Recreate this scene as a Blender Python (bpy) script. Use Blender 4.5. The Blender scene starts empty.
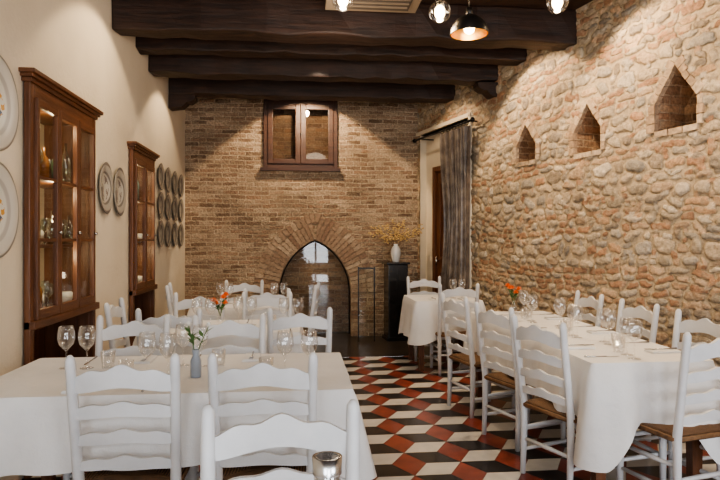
import bpy, bmesh, math, random
import numpy as np
from mathutils import Vector, Matrix
random.seed(4)
S=bpy.context.scene
COL=S.collection
pi=math.pi
try: S.view_settings.look='AgX - Medium High Contrast'
except Exception: pass

# ---------------------------------------------------------------- node helpers
def newmat(name):
    m=bpy.data.materials.new(name); m.use_nodes=True
    nt=m.node_tree
    b=nt.nodes.get('Principled BSDF')
    return m,nt,b
def L(nt,a,b): nt.links.new(a,b)
def ramp(nt,fac,stops,interp='LINEAR'):
    r=nt.nodes.new('ShaderNodeValToRGB'); e=r.color_ramp; e.interpolation=interp
    while len(e.elements)<len(stops): e.elements.new(0.5)
    for el,(p,c) in zip(e.elements,stops):
        el.position=p; el.color=(c[0],c[1],c[2],1)
    L(nt,fac,r.inputs[0]); return r.outputs[0]
def mix(nt,fac,a,b,mode='MIX'):
    m=nt.nodes.new('ShaderNodeMix'); m.data_type='RGBA'; m.blend_type=mode
    if isinstance(fac,(int,float)): m.inputs[0].default_value=fac
    else: L(nt,fac,m.inputs[0])
    for i,v in ((6,a),(7,b)):
        if isinstance(v,tuple): m.inputs[i].default_value=(v[0],v[1],v[2],1)
        else: L(nt,v,m.inputs[i])
    return m.outputs[2]
def mth(nt,op,a,b=None,c=None):
    m=nt.nodes.new('ShaderNodeMath'); m.operation=op
    for i,v in enumerate((a,b,c)):
        if v is None: continue
        if isinstance(v,(int,float)): m.inputs[i].default_value=v
        else: L(nt,v,m.inputs[i])
    return m.outputs[0]
def bump(nt,b,h,strength=0.5,dist=0.01):
    n=nt.nodes.new('ShaderNodeBump'); n.inputs['Strength'].default_value=strength
    n.inputs['Distance'].default_value=dist
    L(nt,h,n.inputs['Height']); L(nt,n.outputs[0],b.inputs['Normal'])
def objco(nt): return nt.nodes.new('ShaderNodeTexCoord').outputs['Object']
def noise(nt,vec,scale,detail=4,rough=.55):
    n=nt.nodes.new('ShaderNodeTexNoise'); n.inputs['Scale'].default_value=scale
    n.inputs['Detail'].default_value=detail; n.inputs['Roughness'].default_value=rough
    if vec is not None: L(nt,vec,n.inputs['Vector'])
    return n
def mapping(nt,vec,scale=(1,1,1),loc=(0,0,0),rot=(0,0,0)):
    n=nt.nodes.new('ShaderNodeMapping'); L(nt,vec,n.inputs[0])
    n.inputs['Location'].default_value=loc; n.inputs['Rotation'].default_value=rot; n.inputs['Scale'].default_value=scale
    return n.outputs[0]
def simple(name,col,rough=.5,metal=0,var=.0,vscale=8,bmp=0,bscale=60,coat=0):
    m,nt,b=newmat(name)
    b.inputs['Roughness'].default_value=rough; b.inputs['Metallic'].default_value=metal
    b.inputs['Coat Weight'].default_value=coat
    co=objco(nt); n=noise(nt,co,vscale)
    d=tuple(max(0,c*(1-var)) for c in col); l=tuple(min(1,c*(1+var)) for c in col)
    L(nt,ramp(nt,n.outputs[0],[(.3,d),(.7,l)]),b.inputs['Base Color'])
    if bmp: bump(nt,b,noise(nt,co,bscale).outputs[0],bmp,.004)
    return m
def wood(name,c1,c2,rough=.5,axis=2,scale=14):
    m,nt,b=newmat(name); co=objco(nt)
    sc=[scale,scale,scale]; sc[axis]=scale*.09
    mp=mapping(nt,co,tuple(sc))
    n=noise(nt,mp,1.6,6,.65)
    L(nt,ramp(nt,n.outputs[0],[(.3,c1),(.72,c2)]),b.inputs['Base Color'])
    b.inputs['Roughness'].default_value=rough
    bump(nt,b,n.outputs[0],.7,.010)
    return m

def warp(nt,v,scale,amt,det=2):
    nz=noise(nt,v,scale,det)
    sb=nt.nodes.new('ShaderNodeVectorMath'); sb.operation='SUBTRACT'; L(nt,nz.outputs['Color'],sb.inputs[0]); sb.inputs[1].default_value=(.5,.5,.5)
    vm=nt.nodes.new('ShaderNodeVectorMath'); vm.operation='MULTIPLY_ADD'
    L(nt,sb.outputs[0],vm.inputs[0]); vm.inputs[1].default_value=amt; L(nt,v,vm.inputs[2]); return vm.outputs[0]
def brick_core(nt,vec2,bw=.25,rh=.062,c1=(.36,.2,.115),c2=(.56,.38,.24),mor=(.5,.38,.26),ms=.008,red=.9):
    br=nt.nodes.new('ShaderNodeTexBrick')
    v=warp(nt,warp(nt,vec2,2.5,(.08,.05,0)),24,(.018,.018,0),3)
    L(nt,v,br.inputs['Vector'])
    br.inputs['Scale'].default_value=1
    br.inputs['Brick Width'].default_value=bw; br.inputs['Row Height'].default_value=rh
    br.inputs['Mortar Size'].default_value=ms; br.inputs['Mortar Smooth'].default_value=.35
    br.inputs['Color1'].default_value=(0,0,0,1); br.inputs['Color2'].default_value=(1,1,1,1)
    br.inputs['Mortar'].default_value=(.5,.5,.5,1)
    br.offset=.5
    sp=nt.nodes.new('ShaderNodeSeparateColor'); L(nt,br.outputs['Color'],sp.inputs[0])
    m_=tuple((a+b)/2 for a,b in zip(c1,c2))
    bc=ramp(nt,sp.outputs[0],[(0,tuple(x*.72 for x in c1)),(.2,c1),(.45,m_),(.6,(m_[0]*1.02,m_[1]*red,m_[2]*(red-.05))),(.8,c2),(1,tuple(x*1.2 for x in c2))])
    fine=noise(nt,vec2,38,5)
    mid=noise(nt,mapping(nt,vec2,(1,1.6,1)),1.8,5)
    mid2=noise(nt,mapping(nt,vec2,(1,1.4,1),(5,3,0)),7,4)
    bc=mix(nt,br.outputs['Fac'],bc,mor)
    bc=mix(nt,mth(nt,'MULTIPLY',ramp(nt,mid2.outputs[0],[(.47,(0,0,0)),(.64,(1,1,1))]),.5),bc,mor)
    col=mix(nt,.8,bc,ramp(nt,mid.outputs[0],[(.32,(.70,.67,.64)),(.68,(1.22,1.2,1.17))]),'MULTIPLY')
    col=mix(nt,.7,col,ramp(nt,fine.outputs[0],[(.3,(.45,.42,.4)),(.7,(1.3,1.27,1.22))]),'MULTIPLY')
    h=mth(nt,'SUBTRACT',mth(nt,'MULTIPLY',fine.outputs[0],1.1),br.outputs['Fac'])
    return col,h
def xz(nt):
    s=nt.nodes.new('ShaderNodeSeparateXYZ'); L(nt,objco(nt),s.inputs[0])
    c=nt.nodes.new('ShaderNodeCombineXYZ'); L(nt,s.outputs[0],c.inputs[0]); L(nt,s.outputs[2],c.inputs[1])
    return c.outputs[0]

def mat_brick():
    m,nt,b=newmat('brick_wall_mat')
    col,h=brick_core(nt,xz(nt),.22,.062,(.31,.205,.14),(.50,.38,.275),(.60,.49,.365),.0095,.90)
    L(nt,col,b.inputs['Base Color']); b.inputs['Roughness'].default_value=.9
    bump(nt,b,h,1,.035); return m
def mat_mortar():
    m,nt,b=newmat('lime_mortar_mat'); co=objco(nt)
    L(nt,mix(nt,noise(nt,co,9,4).outputs[0],(.42,.32,.21),(.60,.48,.34)),b.inputs['Base Color']); b.inputs['Roughness'].default_value=.95
    bump(nt,b,noise(nt,co,30,5).outputs[0],.8,.02); return m
def mat_cobble():
    m,nt,b=newmat('cobble_stone_mat'); co=objco(nt)
    a=nt.nodes.new('ShaderNodeAttribute'); a.attribute_name='stone_col'
    k=nt.nodes.new('ShaderNodeAttribute'); k.attribute_name='stone_d'
    fine=noise(nt,co,34,6,.65); rag=noise(nt,co,26,3)
    e=mth(nt,'ADD',k.outputs['Fac'],mth(nt,'MULTIPLY',mth(nt,'SUBTRACT',rag.outputs[0],.5),.36))
    mk=nt.nodes.new('ShaderNodeMapRange'); mk.interpolation_type='SMOOTHSTEP'; L(nt,e,mk.inputs[0])
    mk.inputs[1].default_value=.98; mk.inputs[2].default_value=.86; mk.inputs[3].default_value=0; mk.inputs[4].default_value=1
    stone=mix(nt,.85,a.outputs['Color'],ramp(nt,fine.outputs[0],[(.28,(.52,.49,.46)),(.72,(1.38,1.35,1.31))]),'MULTIPLY')
    stone=mix(nt,mth(nt,'MULTIPLY',ramp(nt,noise(nt,co,11,5).outputs[0],[(.50,(0,0,0)),(.68,(1,1,1))]),.45),stone,(.58,.49,.375))
    mort=mix(nt,noise(nt,co,8,5).outputs[0],(.42,.33,.225),(.66,.56,.42))
    mort=mix(nt,.6,mort,ramp(nt,fine.outputs[0],[(.3,(.58,.55,.52)),(.7,(1.2,1.18,1.14))]),'MULTIPLY')
    sm=mth(nt,'ABSOLUTE',mth(nt,'SUBTRACT',e,1.0))
    seam=ramp(nt,sm,[(0,(.66,.62,.58)),(.06,(1,1,1))])
    col=mix(nt,mk.outputs[0],mort,stone)
    col=mix(nt,.7,col,seam,'MULTIPLY')
    col=mix(nt,.6,col,ramp(nt,noise(nt,co,1.1,3).outputs[0],[(.3,(.80,.76,.71)),(.7,(1.12,1.09,1.05))]),'MULTIPLY')
    L(nt,col,b.inputs['Base Color']); b.inputs['Roughness'].default_value=.92
    bump(nt,b,mth(nt,'ADD',fine.outputs[0],mth(nt,'MULTIPLY',mk.outputs[0],.6)),1,.020); return m
def mat_niche(name,k=1):
    m,nt,b=newmat(name)
    co=objco(nt)
    s=nt.nodes.new('ShaderNodeSeparateXYZ'); L(nt,co,s.inputs[0])
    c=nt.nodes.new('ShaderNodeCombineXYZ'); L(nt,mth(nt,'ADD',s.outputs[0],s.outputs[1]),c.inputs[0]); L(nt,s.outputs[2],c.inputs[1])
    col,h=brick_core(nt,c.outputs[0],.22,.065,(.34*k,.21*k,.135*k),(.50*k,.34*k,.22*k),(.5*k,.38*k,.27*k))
    L(nt,col,b.inputs['Base Color']); b.inputs['Roughness'].default_value=.9
    bump(nt,b,h,.9,.015); return m
def mat_island(name,stops,rough=.9):
    m,nt,b=newmat(name)
    g=nt.nodes.new('ShaderNodeNewGeometry')
    c=ramp(nt,g.outputs['Random Per Island'],stops)
    n=noise(nt,objco(nt),30,5)
    c=mix(nt,.7,c,ramp(nt,n.outputs[0],[(.3,(.5,.47,.45)),(.7,(1.25,1.2,1.15))]),'MULTIPLY')
    L(nt,c,b.inputs['Base Color']); b.inputs['Roughness'].default_value=rough
    bump(nt,b,n.outputs[0],.8,.015); return m
def mat_glass(name,tint=(1,1,1),base=.06,k=.55):
    m=bpy.data.materials.new(name); m.use_nodes=True; nt=m.node_tree; nt.nodes.clear()
    o=nt.nodes.new('ShaderNodeOutputMaterial'); t=nt.nodes.new('ShaderNodeBsdfTransparent'); g=nt.nodes.new('ShaderNodeBsdfGlossy')
    t.inputs[0].default_value=(*tint,1); g.inputs['Roughness'].default_value=.03; g.inputs[0].default_value=(.95,.95,.95,1)
    lw=nt.nodes.new('ShaderNodeLayerWeight'); lw.inputs[0].default_value=.35
    f=mth(nt,'ADD',mth(nt,'MULTIPLY',lw.outputs['Facing'],k),base)
    mx=nt.nodes.new('ShaderNodeMixShader'); L(nt,f,mx.inputs[0]); L(nt,t.outputs[0],mx.inputs[1]); L(nt,g.outputs[0],mx.inputs[2])
    L(nt,mx.outputs[0],o.inputs[0]); return m
def mat_emit(name,col,st):
    m,nt,b=newmat(name); b.inputs['Emission Color'].default_value=(*col,1); b.inputs['Emission Strength'].default_value=st
    b.inputs['Base Color'].default_value=(*col,1); return m
def mat_rush():
    m,nt,b=newmat('woven_rush_mat'); s=nt.nodes.new('ShaderNodeSeparateXYZ'); co=objco(nt); L(nt,co,s.inputs[0])
    r=mth(nt,'MAXIMUM',mth(nt,'ABSOLUTE',s.outputs[0]),mth(nt,'ABSOLUTE',s.outputs[1]))
    w=mth(nt,'SINE',mth(nt,'MULTIPLY',mth(nt,'ADD',r,mth(nt,'MULTIPLY',noise(nt,co,25).outputs[0],.006)),520))
    c=ramp(nt,mth(nt,'MULTIPLY_ADD',w,.5,.5),[(0,(.05,.024,.011)),(.6,(.18,.095,.043)),(1,(.26,.145,.07))])
    c=mix(nt,.6,c,ramp(nt,noise(nt,co,14).outputs[0],[(.3,(.6,.55,.5)),(.7,(1.2,1.15,1.1))]),'MULTIPLY')
    L(nt,c,b.inputs['Base Color']); b.inputs['Roughness'].default_value=.75; bump(nt,b,w,.6,.004); return m
def mat_plaster(name,c1,c2):
    m,nt,b=newmat(name); co=objco(nt)
    n=noise(nt,co,1.2,4); f=noise(nt,co,35,5)
    L(nt,ramp(nt,n.outputs[0],[(.3,c1),(.7,c2)]),b.inputs['Base Color']); b.inputs['Roughness'].default_value=.85
    h=mth(nt,'ADD',mth(nt,'MULTIPLY',noise(nt,co,5,3).outputs[0],2),f.outputs[0])
    bump(nt,b,h,.4,.008); return m
def mat_plate(name,R,rim,mid,ctr,spot,spot2=None,edge=None):
    m,nt,b=newmat(name); co=objco(nt); edge=edge or mid
    vl=nt.nodes.new('ShaderNodeVectorMath'); vl.operation='LENGTH'; L(nt,mapping(nt,co,(1/R,1/R,0)),vl.inputs[0])
    base=ramp(nt,vl.outputs['Value'],[(0,ctr),(.60,ctr),(.63,mid),(.68,mid),(.71,rim),(.93,rim),(.96,edge),(1,edge)])
    sp=noise(nt,co,12,3)
    ins=mth(nt,'LESS_THAN',vl.outputs['Value'],.54)
    msk=mth(nt,'MULTIPLY',mth(nt,'GREATER_THAN',sp.outputs[0],.54),ins)
    col=mix(nt,msk,base,spot)
    if spot2:
        s2=noise(nt,mapping(nt,co,(1,1,1),(3,1,0)),10,3); col=mix(nt,mth(nt,'MULTIPLY',mth(nt,'GREATER_THAN',s2.outputs[0],.52),ins),col,spot2)
    L(nt,col,b.inputs['Base Color']); b.inputs['Roughness'].default_value=.3; return m
def mat_cloth():
    m,nt,b=newmat('white_linen_mat'); co=objco(nt)
    n=noise(nt,co,3,3)
    L(nt,ramp(nt,n.outputs[0],[(.3,(.71,.70,.695)),(.7,(.79,.785,.78))]),b.inputs['Base Color'])
    b.inputs['Roughness'].default_value=.9; b.inputs['Sheen Weight'].default_value=.1
    h=mth(nt,'ADD',noise(nt,co,6,3).outputs[0],mth(nt,'MULTIPLY',noise(nt,co,140,2).outputs[0],.1))
    bump(nt,b,h,.6,.02); return m
def mat_chairpaint():
    m,nt,b=newmat('white_chair_paint_mat'); co=objco(nt)
    n=noise(nt,co,5,5); w=noise(nt,mapping(nt,co,(30,30,4)),1,4)
    c=ramp(nt,n.outputs[0],[(.25,(.57,.575,.59)),(.6,(.69,.695,.71))])
    worn=mth(nt,'MULTIPLY',mth(nt,'GREATER_THAN',w.outputs[0],.72),.5)
    L(nt,mix(nt,worn,c,(.5,.45,.38)),b.inputs['Base Color']); b.inputs['Roughness'].default_value=.45
    bump(nt,b,w.outputs[0],.15,.002); return m

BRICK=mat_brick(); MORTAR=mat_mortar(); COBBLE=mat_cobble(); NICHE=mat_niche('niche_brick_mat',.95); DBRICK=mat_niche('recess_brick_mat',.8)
VOUSS=mat_island('voussoir_brick_mat',[(0,(.29,.185,.125)),(.5,(.42,.30,.205)),(1,(.54,.42,.30))])
PLASTER=mat_plaster('cream_plaster_mat',(.68,.595,.465),(.78,.695,.565))
CEIL=wood('ceiling_plank_mat',(.03,.015,.009),(.07,.036,.02),.7,0)
BEAM=wood('dark_beam_mat',(.010,.005,.0035),(.055,.025,.015),.6,0,18)
WOODV=wood('cabinet_wood_v_mat',(.075,.026,.010),(.19,.075,.030),.4,2)
WOODY=wood('cabinet_wood_y_mat',(.075,.026,.010),(.19,.075,.030),.4,1)
WOODX=wood('window_wood_mat',(.030,.011,.005),(.085,.033,.016),.45,0)
LINEN=mat_cloth(); PAINT=mat_chairpaint(); RUSH=mat_rush()
GLASS=mat_glass('clear_glass_mat'); PANE=mat_glass('pane_glass_mat',(.95,.96,.95),.02,.22)
DPANE=mat_glass('dark_glass_mat',(.55,.55,.55),.05,.3); RPANE=mat_glass('recess_glass_mat',(.80,.82,.82),.06,.3)
STEEL=simple('steel_mat',(.6,.6,.6),.25,1)
BLACK=simple('black_lacquer_mat',(.012,.011,.011),.25,0,.1,coat=.4)
BMETAL=simple('black_metal_mat',(.02,.018,.017),.35,.6)
GOLD=simple('gold_lining_mat',(.85,.5,.16),.3,1)
CREAM=simple('cabinet_lining_mat',(.66,.56,.38),.7,0,.1)
GREEN=simple('stem_green_mat',(.07,.16,.04),.6,0,.2)
ORANGE=simple('orange_petal_mat',(.9,.20,.04),.6,0,.15,30)
WHITEP=simple('white_petal_mat',(.85,.84,.8),.6,0,.05)
CERAM=simple('white_ceramic_mat',(.75,.74,.70),.25,0,.05)
GREYC=simple('grey_ceramic_mat',(.30,.34,.40),.35,0,.1)
DRY=simple('dried_branch_mat',(.72,.50,.22),.7,0,.3,40)
BULB=mat_emit('filament_mat',(1,.72,.38),22)
SPOTM=mat_emit('spot_lens_mat',(1,.8,.55),4)

# ---------------------------------------------------------------- mesh builder
class B:
    def __init__(s): s.v=[]; s.f=[]; s.m=[]; s.sm=[]
    def add(s,vs,fs,mi=0,smooth=False,mx=None):
        o=len(s.v)
        for p in vs:
            p=Vector(p); s.v.append(mx@p if mx else p)
        for f in fs: s.f.append([o+i for i in f]); s.m.append(mi); s.sm.append(smooth)
    def box(s,x0,x1,y0,y1,z0,z1,mi=0,mx=None,bev=0):
        if bev:
            bm=bmesh.new(); bmesh.ops.create_cube(bm,size=1)
            for v in bm.verts: v.co=Vector(((x0+x1)/2+v.co.x*(x1-x0),(y0+y1)/2+v.co.y*(y1-y0),(z0+z1)/2+v.co.z*(z1-z0)))
            bmesh.ops.bevel(bm,geom=bm.edges[:],offset=bev,segments=2,affect='EDGES',profile=.6)
            bm.verts.index_update()
            s.add([v.co.copy() for v in bm.verts],[[v.index for v in f.verts] for f in bm.faces],mi,False,mx); bm.free(); return
        s.add([(x0,y0,z0),(x1,y0,z0),(x1,y1,z0),(x0,y1,z0),(x0,y0,z1),(x1,y0,z1),(x1,y1,z1),(x0,y1,z1)],
              [(0,3,2,1),(4,5,6,7),(0,1,5,4),(1,2,6,5),(2,3,7,6),(3,0,4,7)],mi,False,mx)
    def lathe(s,prof,mi=0,n=24,mx=None,close=False):
        vs=[];fs=[]
        for r,z in prof:
            for i in range(n):
                a=2*pi*i/n; vs.append((r*math.cos(a),r*math.sin(a),z))
        for k in range(len(prof)-1):
            for i in range(n):
                j=(i+1)%n; fs.append((k*n+i,k*n+j,(k+1)*n+j,(k+1)*n+i))
        s.add(vs,fs,mi,True,mx)
    def tube(s,pts,rad,mi=0,n=8,mx=None,cap=True):
        pts=[Vector(p) for p in pts]
        if not isinstance(rad,(list,tuple)): rad=[rad]*len(pts)
        vs=[];fs=[]
        for k,p in enumerate(pts):
            d=(pts[min(k+1,len(pts)-1)]-pts[max(k-1,0)]).normalized()
            up=Vector((0,0,1)) if abs(d.z)<.9 else Vector((1,0,0))
            a=d.cross(up).normalized(); b=d.cross(a).normalized()
            for i in range(n):
                t=2*pi*(i+.5)/n; vs.append(p+(a*math.cos(t)+b*math.sin(t))*rad[k])
        for k in range(len(pts)-1):
            for i in range(n):
                j=(i+1)%n; fs.append((k*n+i,k*n+j,(k+1)*n+j,(k+1)*n+i))
        if cap:
            fs.append(tuple(range(n))[::-1]); fs.append(tuple(range((len(pts)-1)*n,len(pts)*n)))
        s.add(vs,fs,mi,True,mx)
    def ball(s,c,r,mi=0,n=10,sc=(1,1,1),mx=None):
        prof=[(math.sin(pi*k/n)*1,-math.cos(pi*k/n)) for k in range(n+1)]
        M=Matrix.Translation(c)@Matrix.Diagonal((r*sc[0],r*sc[1],r*sc[2],1))
        s.lathe([(max(p[0],.001),p[1]) for p in prof],mi,n+4,(mx@M) if mx else M)
    def mesh(s,name,mats):
        me=bpy.data.meshes.new(name); me.from_pydata([tuple(v) for v in s.v],[],s.f)
        for m in mats: me.materials.append(m)
        for p,mi,sm in zip(me.polygons,s.m,s.sm): p.material_index=mi; p.use_smooth=sm
        bm=bmesh.new(); bm.from_mesh(me); bmesh.ops.recalc_face_normals(bm,faces=bm.faces[:]); bm.to_mesh(me); bm.free()
        return me
    def obj(s,name,mats,loc=(0,0,0),rot=(0,0,0),parent=None):
        return place(s.mesh(name,mats),name,loc,rot,parent)
def place(me,name,loc=(0,0,0),rot=(0,0,0),parent=None):
    o=bpy.data.objects.new(name,me); COL.objects.link(o); o.location=loc; o.rotation_euler=rot
    if parent: o.parent=parent
    return o
def prism(poly,y0,y1,name,mat):
    n=len(poly); vs=[(x,y0,z) for x,z in poly]+[(x,y1,z) for x,z in poly]
    fs=[tuple(range(n)),tuple(range(2*n-1,n-1,-1))]+[(i,i+n,(i+1)%n+n,(i+1)%n) for i in range(n)]
    b=B(); b.add(vs,fs); return b.obj(name,[mat])
def cut(o,cutters):
    for c in cutters:
        c.parent=None; c.matrix_world=o.matrix_world
        bpy.context.view_layer.update()
        md=o.modifiers.new('b','BOOLEAN'); md.object=c; md.operation='DIFFERENCE'; md.solver='EXACT'
        md.material_mode='TRANSFER'
        dg=bpy.context.evaluated_depsgraph_get()
        me=bpy.data.meshes.new_from_object(o.evaluated_get(dg),depsgraph=dg)
        o.modifiers.clear(); o.data=me
        bpy.data.objects.remove(c)

# ---------------------------------------------------------------- room shell
YB=8.7; XL=-1.62; YF=-1.6; H=3.55
def XR(y): return 1.73+.25*(YB-y)
RA=math.atan2(-1,.25); RS=1.0308
def rw(s,off=0,z=0):
    d=Vector((.25,-1,0)).normalized(); o=Vector((1,.25,0)).normalized()
    return Vector((1.73,YB,0))+d*s+o*off+Vector((0,0,z))

ARX=.216; AW=.52; SP=.64; RR=.82
def arch_pts(a,spring,R,n=12):
    c=R-a; pts=[]
    th=math.acos(c/R)
    for i in range(n+1):
        t=th*i/n; pts.append((-c+R*math.cos(t),spring+R*math.sin(t)))
    left=[(-x,z) for x,z in pts[:-1]][::-1]
    return pts+left
b=B(); b.box(XL-.5,2.3,YB,YB+.7,-.1,H+.1); wback=b.obj('wall_back',[BRICK])
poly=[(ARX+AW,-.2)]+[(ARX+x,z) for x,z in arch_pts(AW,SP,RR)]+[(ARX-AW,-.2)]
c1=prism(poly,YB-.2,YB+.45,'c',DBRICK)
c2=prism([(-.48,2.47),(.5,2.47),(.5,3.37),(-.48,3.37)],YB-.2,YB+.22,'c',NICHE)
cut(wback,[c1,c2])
b=B(); c=RR-AW
for side in (1,-1):
    for (ra,rb,n) in ((RR+.004,RR+.235,19),(RR+.243,RR+.36,20)):
        for i in range(n):
            rj=random.uniform(-.012,.012)
            the=math.acos(max(-1,min(1,c/((ra+rb)/2)))) 
            t=the*(i+.5)/n; dt=the/n*.42
            P=[(ra+rj*.3,t-dt),(rb+rj,t-dt),(rb+rj,t+dt),(ra+rj*.3,t+dt)]
            Q=[]
            for r,tt in P:
                x=-c+r*math.cos(tt); z=SP+r*math.sin(tt); x=max(x,.006); Q.append((ARX+side*x,z))
            yo=YB-.012-random.uniform(0,.010)
            b.add([(x,yo,z) for x,z in Q]+[(x,YB+.02,z) for x,z in Q],
                  [(0,1,2,3),(0,1,5,4),(1,2,6,5),(2,3,7,6),(3,0,4,7)])
    z=.02
    while z<SP-.03:
        x0=AW+.004; w=random.choice((.12,.22)); yo=YB-.008-random.uniform(0,.008)
        xs=sorted((ARX+side*x0,ARX+side*(x0+w)))
        b.box(xs[0],xs[1],yo,YB+.02,z,z+.05); z+=.06
b.obj('brick_arch_surround',[VOUSS])
b=B(); pg=[(x,z) for x,z in arch_pts(AW-.015,SP,RR-.015)]
outl=[(ARX+AW-.015,.02)]+[(ARX+x,z) for x,z in pg]+[(ARX-AW+.015,.02)]
b.add([(x,YB+.1,z) for x,z in outl],[tuple(range(len(outl)))])
b.tube([(x,YB+.1,z) for x,z in outl],.010,1,6)
b.obj('arch_glazing',[RPANE,BMETAL])

b=B(); b.box(XL-.5,XL,YF-.3,YB,-.1,H+.1); wleft=b.obj('wall_left',[PLASTER])
CAB=[(3.70,4.82,2.33),(5.88,6.72,2.26)]
cs=[]
for y0,y1,zt in CAB:
    bb=B(); bb.box(XL-.36,XL+.2,y0+.03,y1-.03,-.2,zt-.02); cs.append(bb.obj('c',[CREAM]))
cut(wleft,cs)

LR=(YB-YF)*RS+.3
b=B(); b.box(-.05,LR,0,.5,-.1,H+.1); wright=b.obj('wall_right',[MORTAR],rw(0),(0,0,RA))
bpy.context.view_layer.update()
cs=[]
def penta(c,w,z0,z1,z2):
    return [(c-w,z0),(c+w,z0),(c+w,z1),(c+w*.52,z1+(z2-z1)*.46),(c,z2),(c-w*.52,z1+(z2-z1)*.46),(c-w,z1)]
NI=[(4.56,.20,2.24,2.46,2.74),(3.60,.185,2.19,2.40,2.65),(2.67,.18,2.22,2.40,2.63)]
for c_,w,z0,z1,z2 in NI: cs.append(prism(penta(c_,w,z0,z1,z2),-.2,.30,'c',NICHE))
DOORR=[(.07,-.2),(1.52,-.2),(1.52,2.92),(.07,2.92)]
cs.append(prism(DOORR,-.2,.10,'c',PLASTER))
cut(wright,cs)

def cobbles():
    rs=np.random.RandomState(7)
    st=.0125; LX=(YB-YF)*RS; nx=int(LX/st)+1; nz=int(H/st)+1
    X,Z=np.meshgrid(np.arange(nx)*st,np.arange(nz)*st)
    def fld(k,fmin,fmax):
        a=np.zeros_like(X)
        for _ in range(k):
            f=rs.uniform(fmin,fmax); t=rs.uniform(0,2*pi); a+=np.sin(f*(X*math.cos(t)+Z*math.sin(t))+rs.uniform(0,6))
        return a/math.sqrt(k)
    WX=X+.013*fld(8,8,30)+.004*fld(8,50,110); WZ=Z+.024*fld(6,1,5)+.010*fld(8,8,30)+.004*fld(8,50,110)
    D=np.full(X.shape,9.0); C=np.zeros(X.shape+(3,)); HH=np.full(X.shape,.01)
    pal=[(.33,.27,.205),(.50,.42,.32),(.41,.35,.27),(.58,.50,.39),(.36,.33,.29),(.47,.42,.35),(.53,.44,.33),(.44,.33,.235),(.29,.25,.205),(.54,.48,.40)]
    bp=[(.43,.26,.165),(.49,.33,.215),(.54,.395,.275),(.38,.23,.15)]
    def stamp(cx,cz,hw,hh,p,ang,col,bul):
        R_=max(hw,hh)*1.5+.06
        i0=max(0,int((cx-R_)/st)); i1=min(nx,int((cx+R_)/st)+2); j0=max(0,int((cz-R_)/st)); j1=min(nz,int((cz+R_)/st)+2)
        if i0>=i1 or j0>=j1: return
        sx=WX[j0:j1,i0:i1]-cx; sz=WZ[j0:j1,i0:i1]-cz
        u=(sx*math.cos(ang)+sz*math.sin(ang))/hw; v=(-sx*math.sin(ang)+sz*math.cos(ang))/hh
        u=u*(1+.18*v*rs.uniform(-1,1)); v=v*(1+.18*u*rs.uniform(-1,1))
        d=(np.abs(u)**p+np.abs(v)**p)**(1/p)
        m=d<D[j0:j1,i0:i1]
        D[j0:j1,i0:i1][m]=d[m]; C[j0:j1,i0:i1][m]=col; HH[j0:j1,i0:i1][m]=bul
    np_=len(pal)
    z=-.02
    while z<H+.1:
        band=rs.rand()
        if band<.30 or z>3.1 and band<.6:
            for _ in range(rs.randint(1,4)):
                rh=rs.uniform(.052,.064); x=rs.uniform(-.2,0)
                while x<LX+.1:
                    w=rs.uniform(.10,.24)
                    if rs.rand()<.66: 
                        c_=np.array(bp[rs.randint(4)])*rs.uniform(.85,1.15)
                        stamp(x+w/2,z+rh/2+rs.uniform(-.006,.006),w/2-.006,rh/2-.005,6,rs.uniform(-.04,.04),c_,.009)
                    else:
                        stamp(x+w/2,z+rh/2,w/2-.01,rh/2-.003,2.6,rs.uniform(-.1,.1),np.array(pal[rs.randint(np_)])*rs.uniform(.85,1.15),.014)
                    x+=w
                z+=rh
        else:
            rh=rs.uniform(.070,.135); x=rs.uniform(-.3,0)
            while x<LX+.1:
                w=rs.uniform(.07,.25)*(.7+rh*3); 
                c_=np.array(pal[rs.randint(np_)])*rs.uniform(.8,1.2)
                if w<.14 and rs.rand()<.5:
                    for q in (0,1):
                        isb=rs.rand()<.30
                        c_=np.array(bp[rs.randint(4)] if isb else pal[rs.randint(np_)])*rs.uniform(.8,1.2)
                        stamp(x+w/2,z+rh*(.27+.48*q),w/2-.008,rh*.20,5 if isb else 2.8,rs.uniform(-.2,.2),c_,.010)
                elif rs.rand()<.13:
                    c_=np.array(bp[rs.randint(4)])*rs.uniform(.85,1.15)
                    stamp(x+w/2,z+rh/2,w/2-.008,min(rh/2-.006,.034),6,rs.uniform(-.1,.1),c_,.010)
                else:
                    hh=rh/2*rs.uniform(.74,1.08)-.005
                    stamp(x+w/2,z+rh/2+rs.uniform(-.016,.016),w/2-.009,hh,rs.uniform(2.1,3.4),rs.uniform(-.22,.22),c_,rs.uniform(.012,.024))
                x+=w
            z+=rh
    for _ in range(12000):
        i=rs.randint(nx); j=rs.randint(nz)
        if D[j,i]>1.16:
            r=rs.uniform(.014,.030); col=np.array((bp+pal)[rs.randint(len(bp+pal))])*rs.uniform(.85,1.15)
            stamp(WX[j,i],WZ[j,i],r*rs.uniform(1,1.8),r,2.6,rs.uniform(-.4,.4),col,.010)
    t=np.clip((1.06-D)/.42,0,1); t=t*t*(3-2*t)
    Hh=.004+HH*t+.0015*fld(10,60,160)
    ys=-Hh
    co=np.stack([X,ys,Z],-1).reshape(-1,3).astype(np.float32)
    fx=(X[:-1,:-1]+st/2); fz=(Z[:-1,:-1]+st/2)
    keep=~((fx>.07)&(fx<1.52)&(fz<2.92))
    for c_,w,z0,z1,z2 in NI:
        P=penta(c_,w,z0,z1,z2); ins=np.zeros_like(keep)
        for i in range(len(P)):
            (xa,za),(xb,zb)=P[i],P[(i+1)%len(P)]
            if za==zb: continue
            cr=((za>fz)!=(zb>fz))&(fx<(xb-xa)*(fz-za)/(zb-za)+xa); ins^=cr
        keep&=~ins
    idx=np.arange(nx*nz).reshape(nz,nx)
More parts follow.
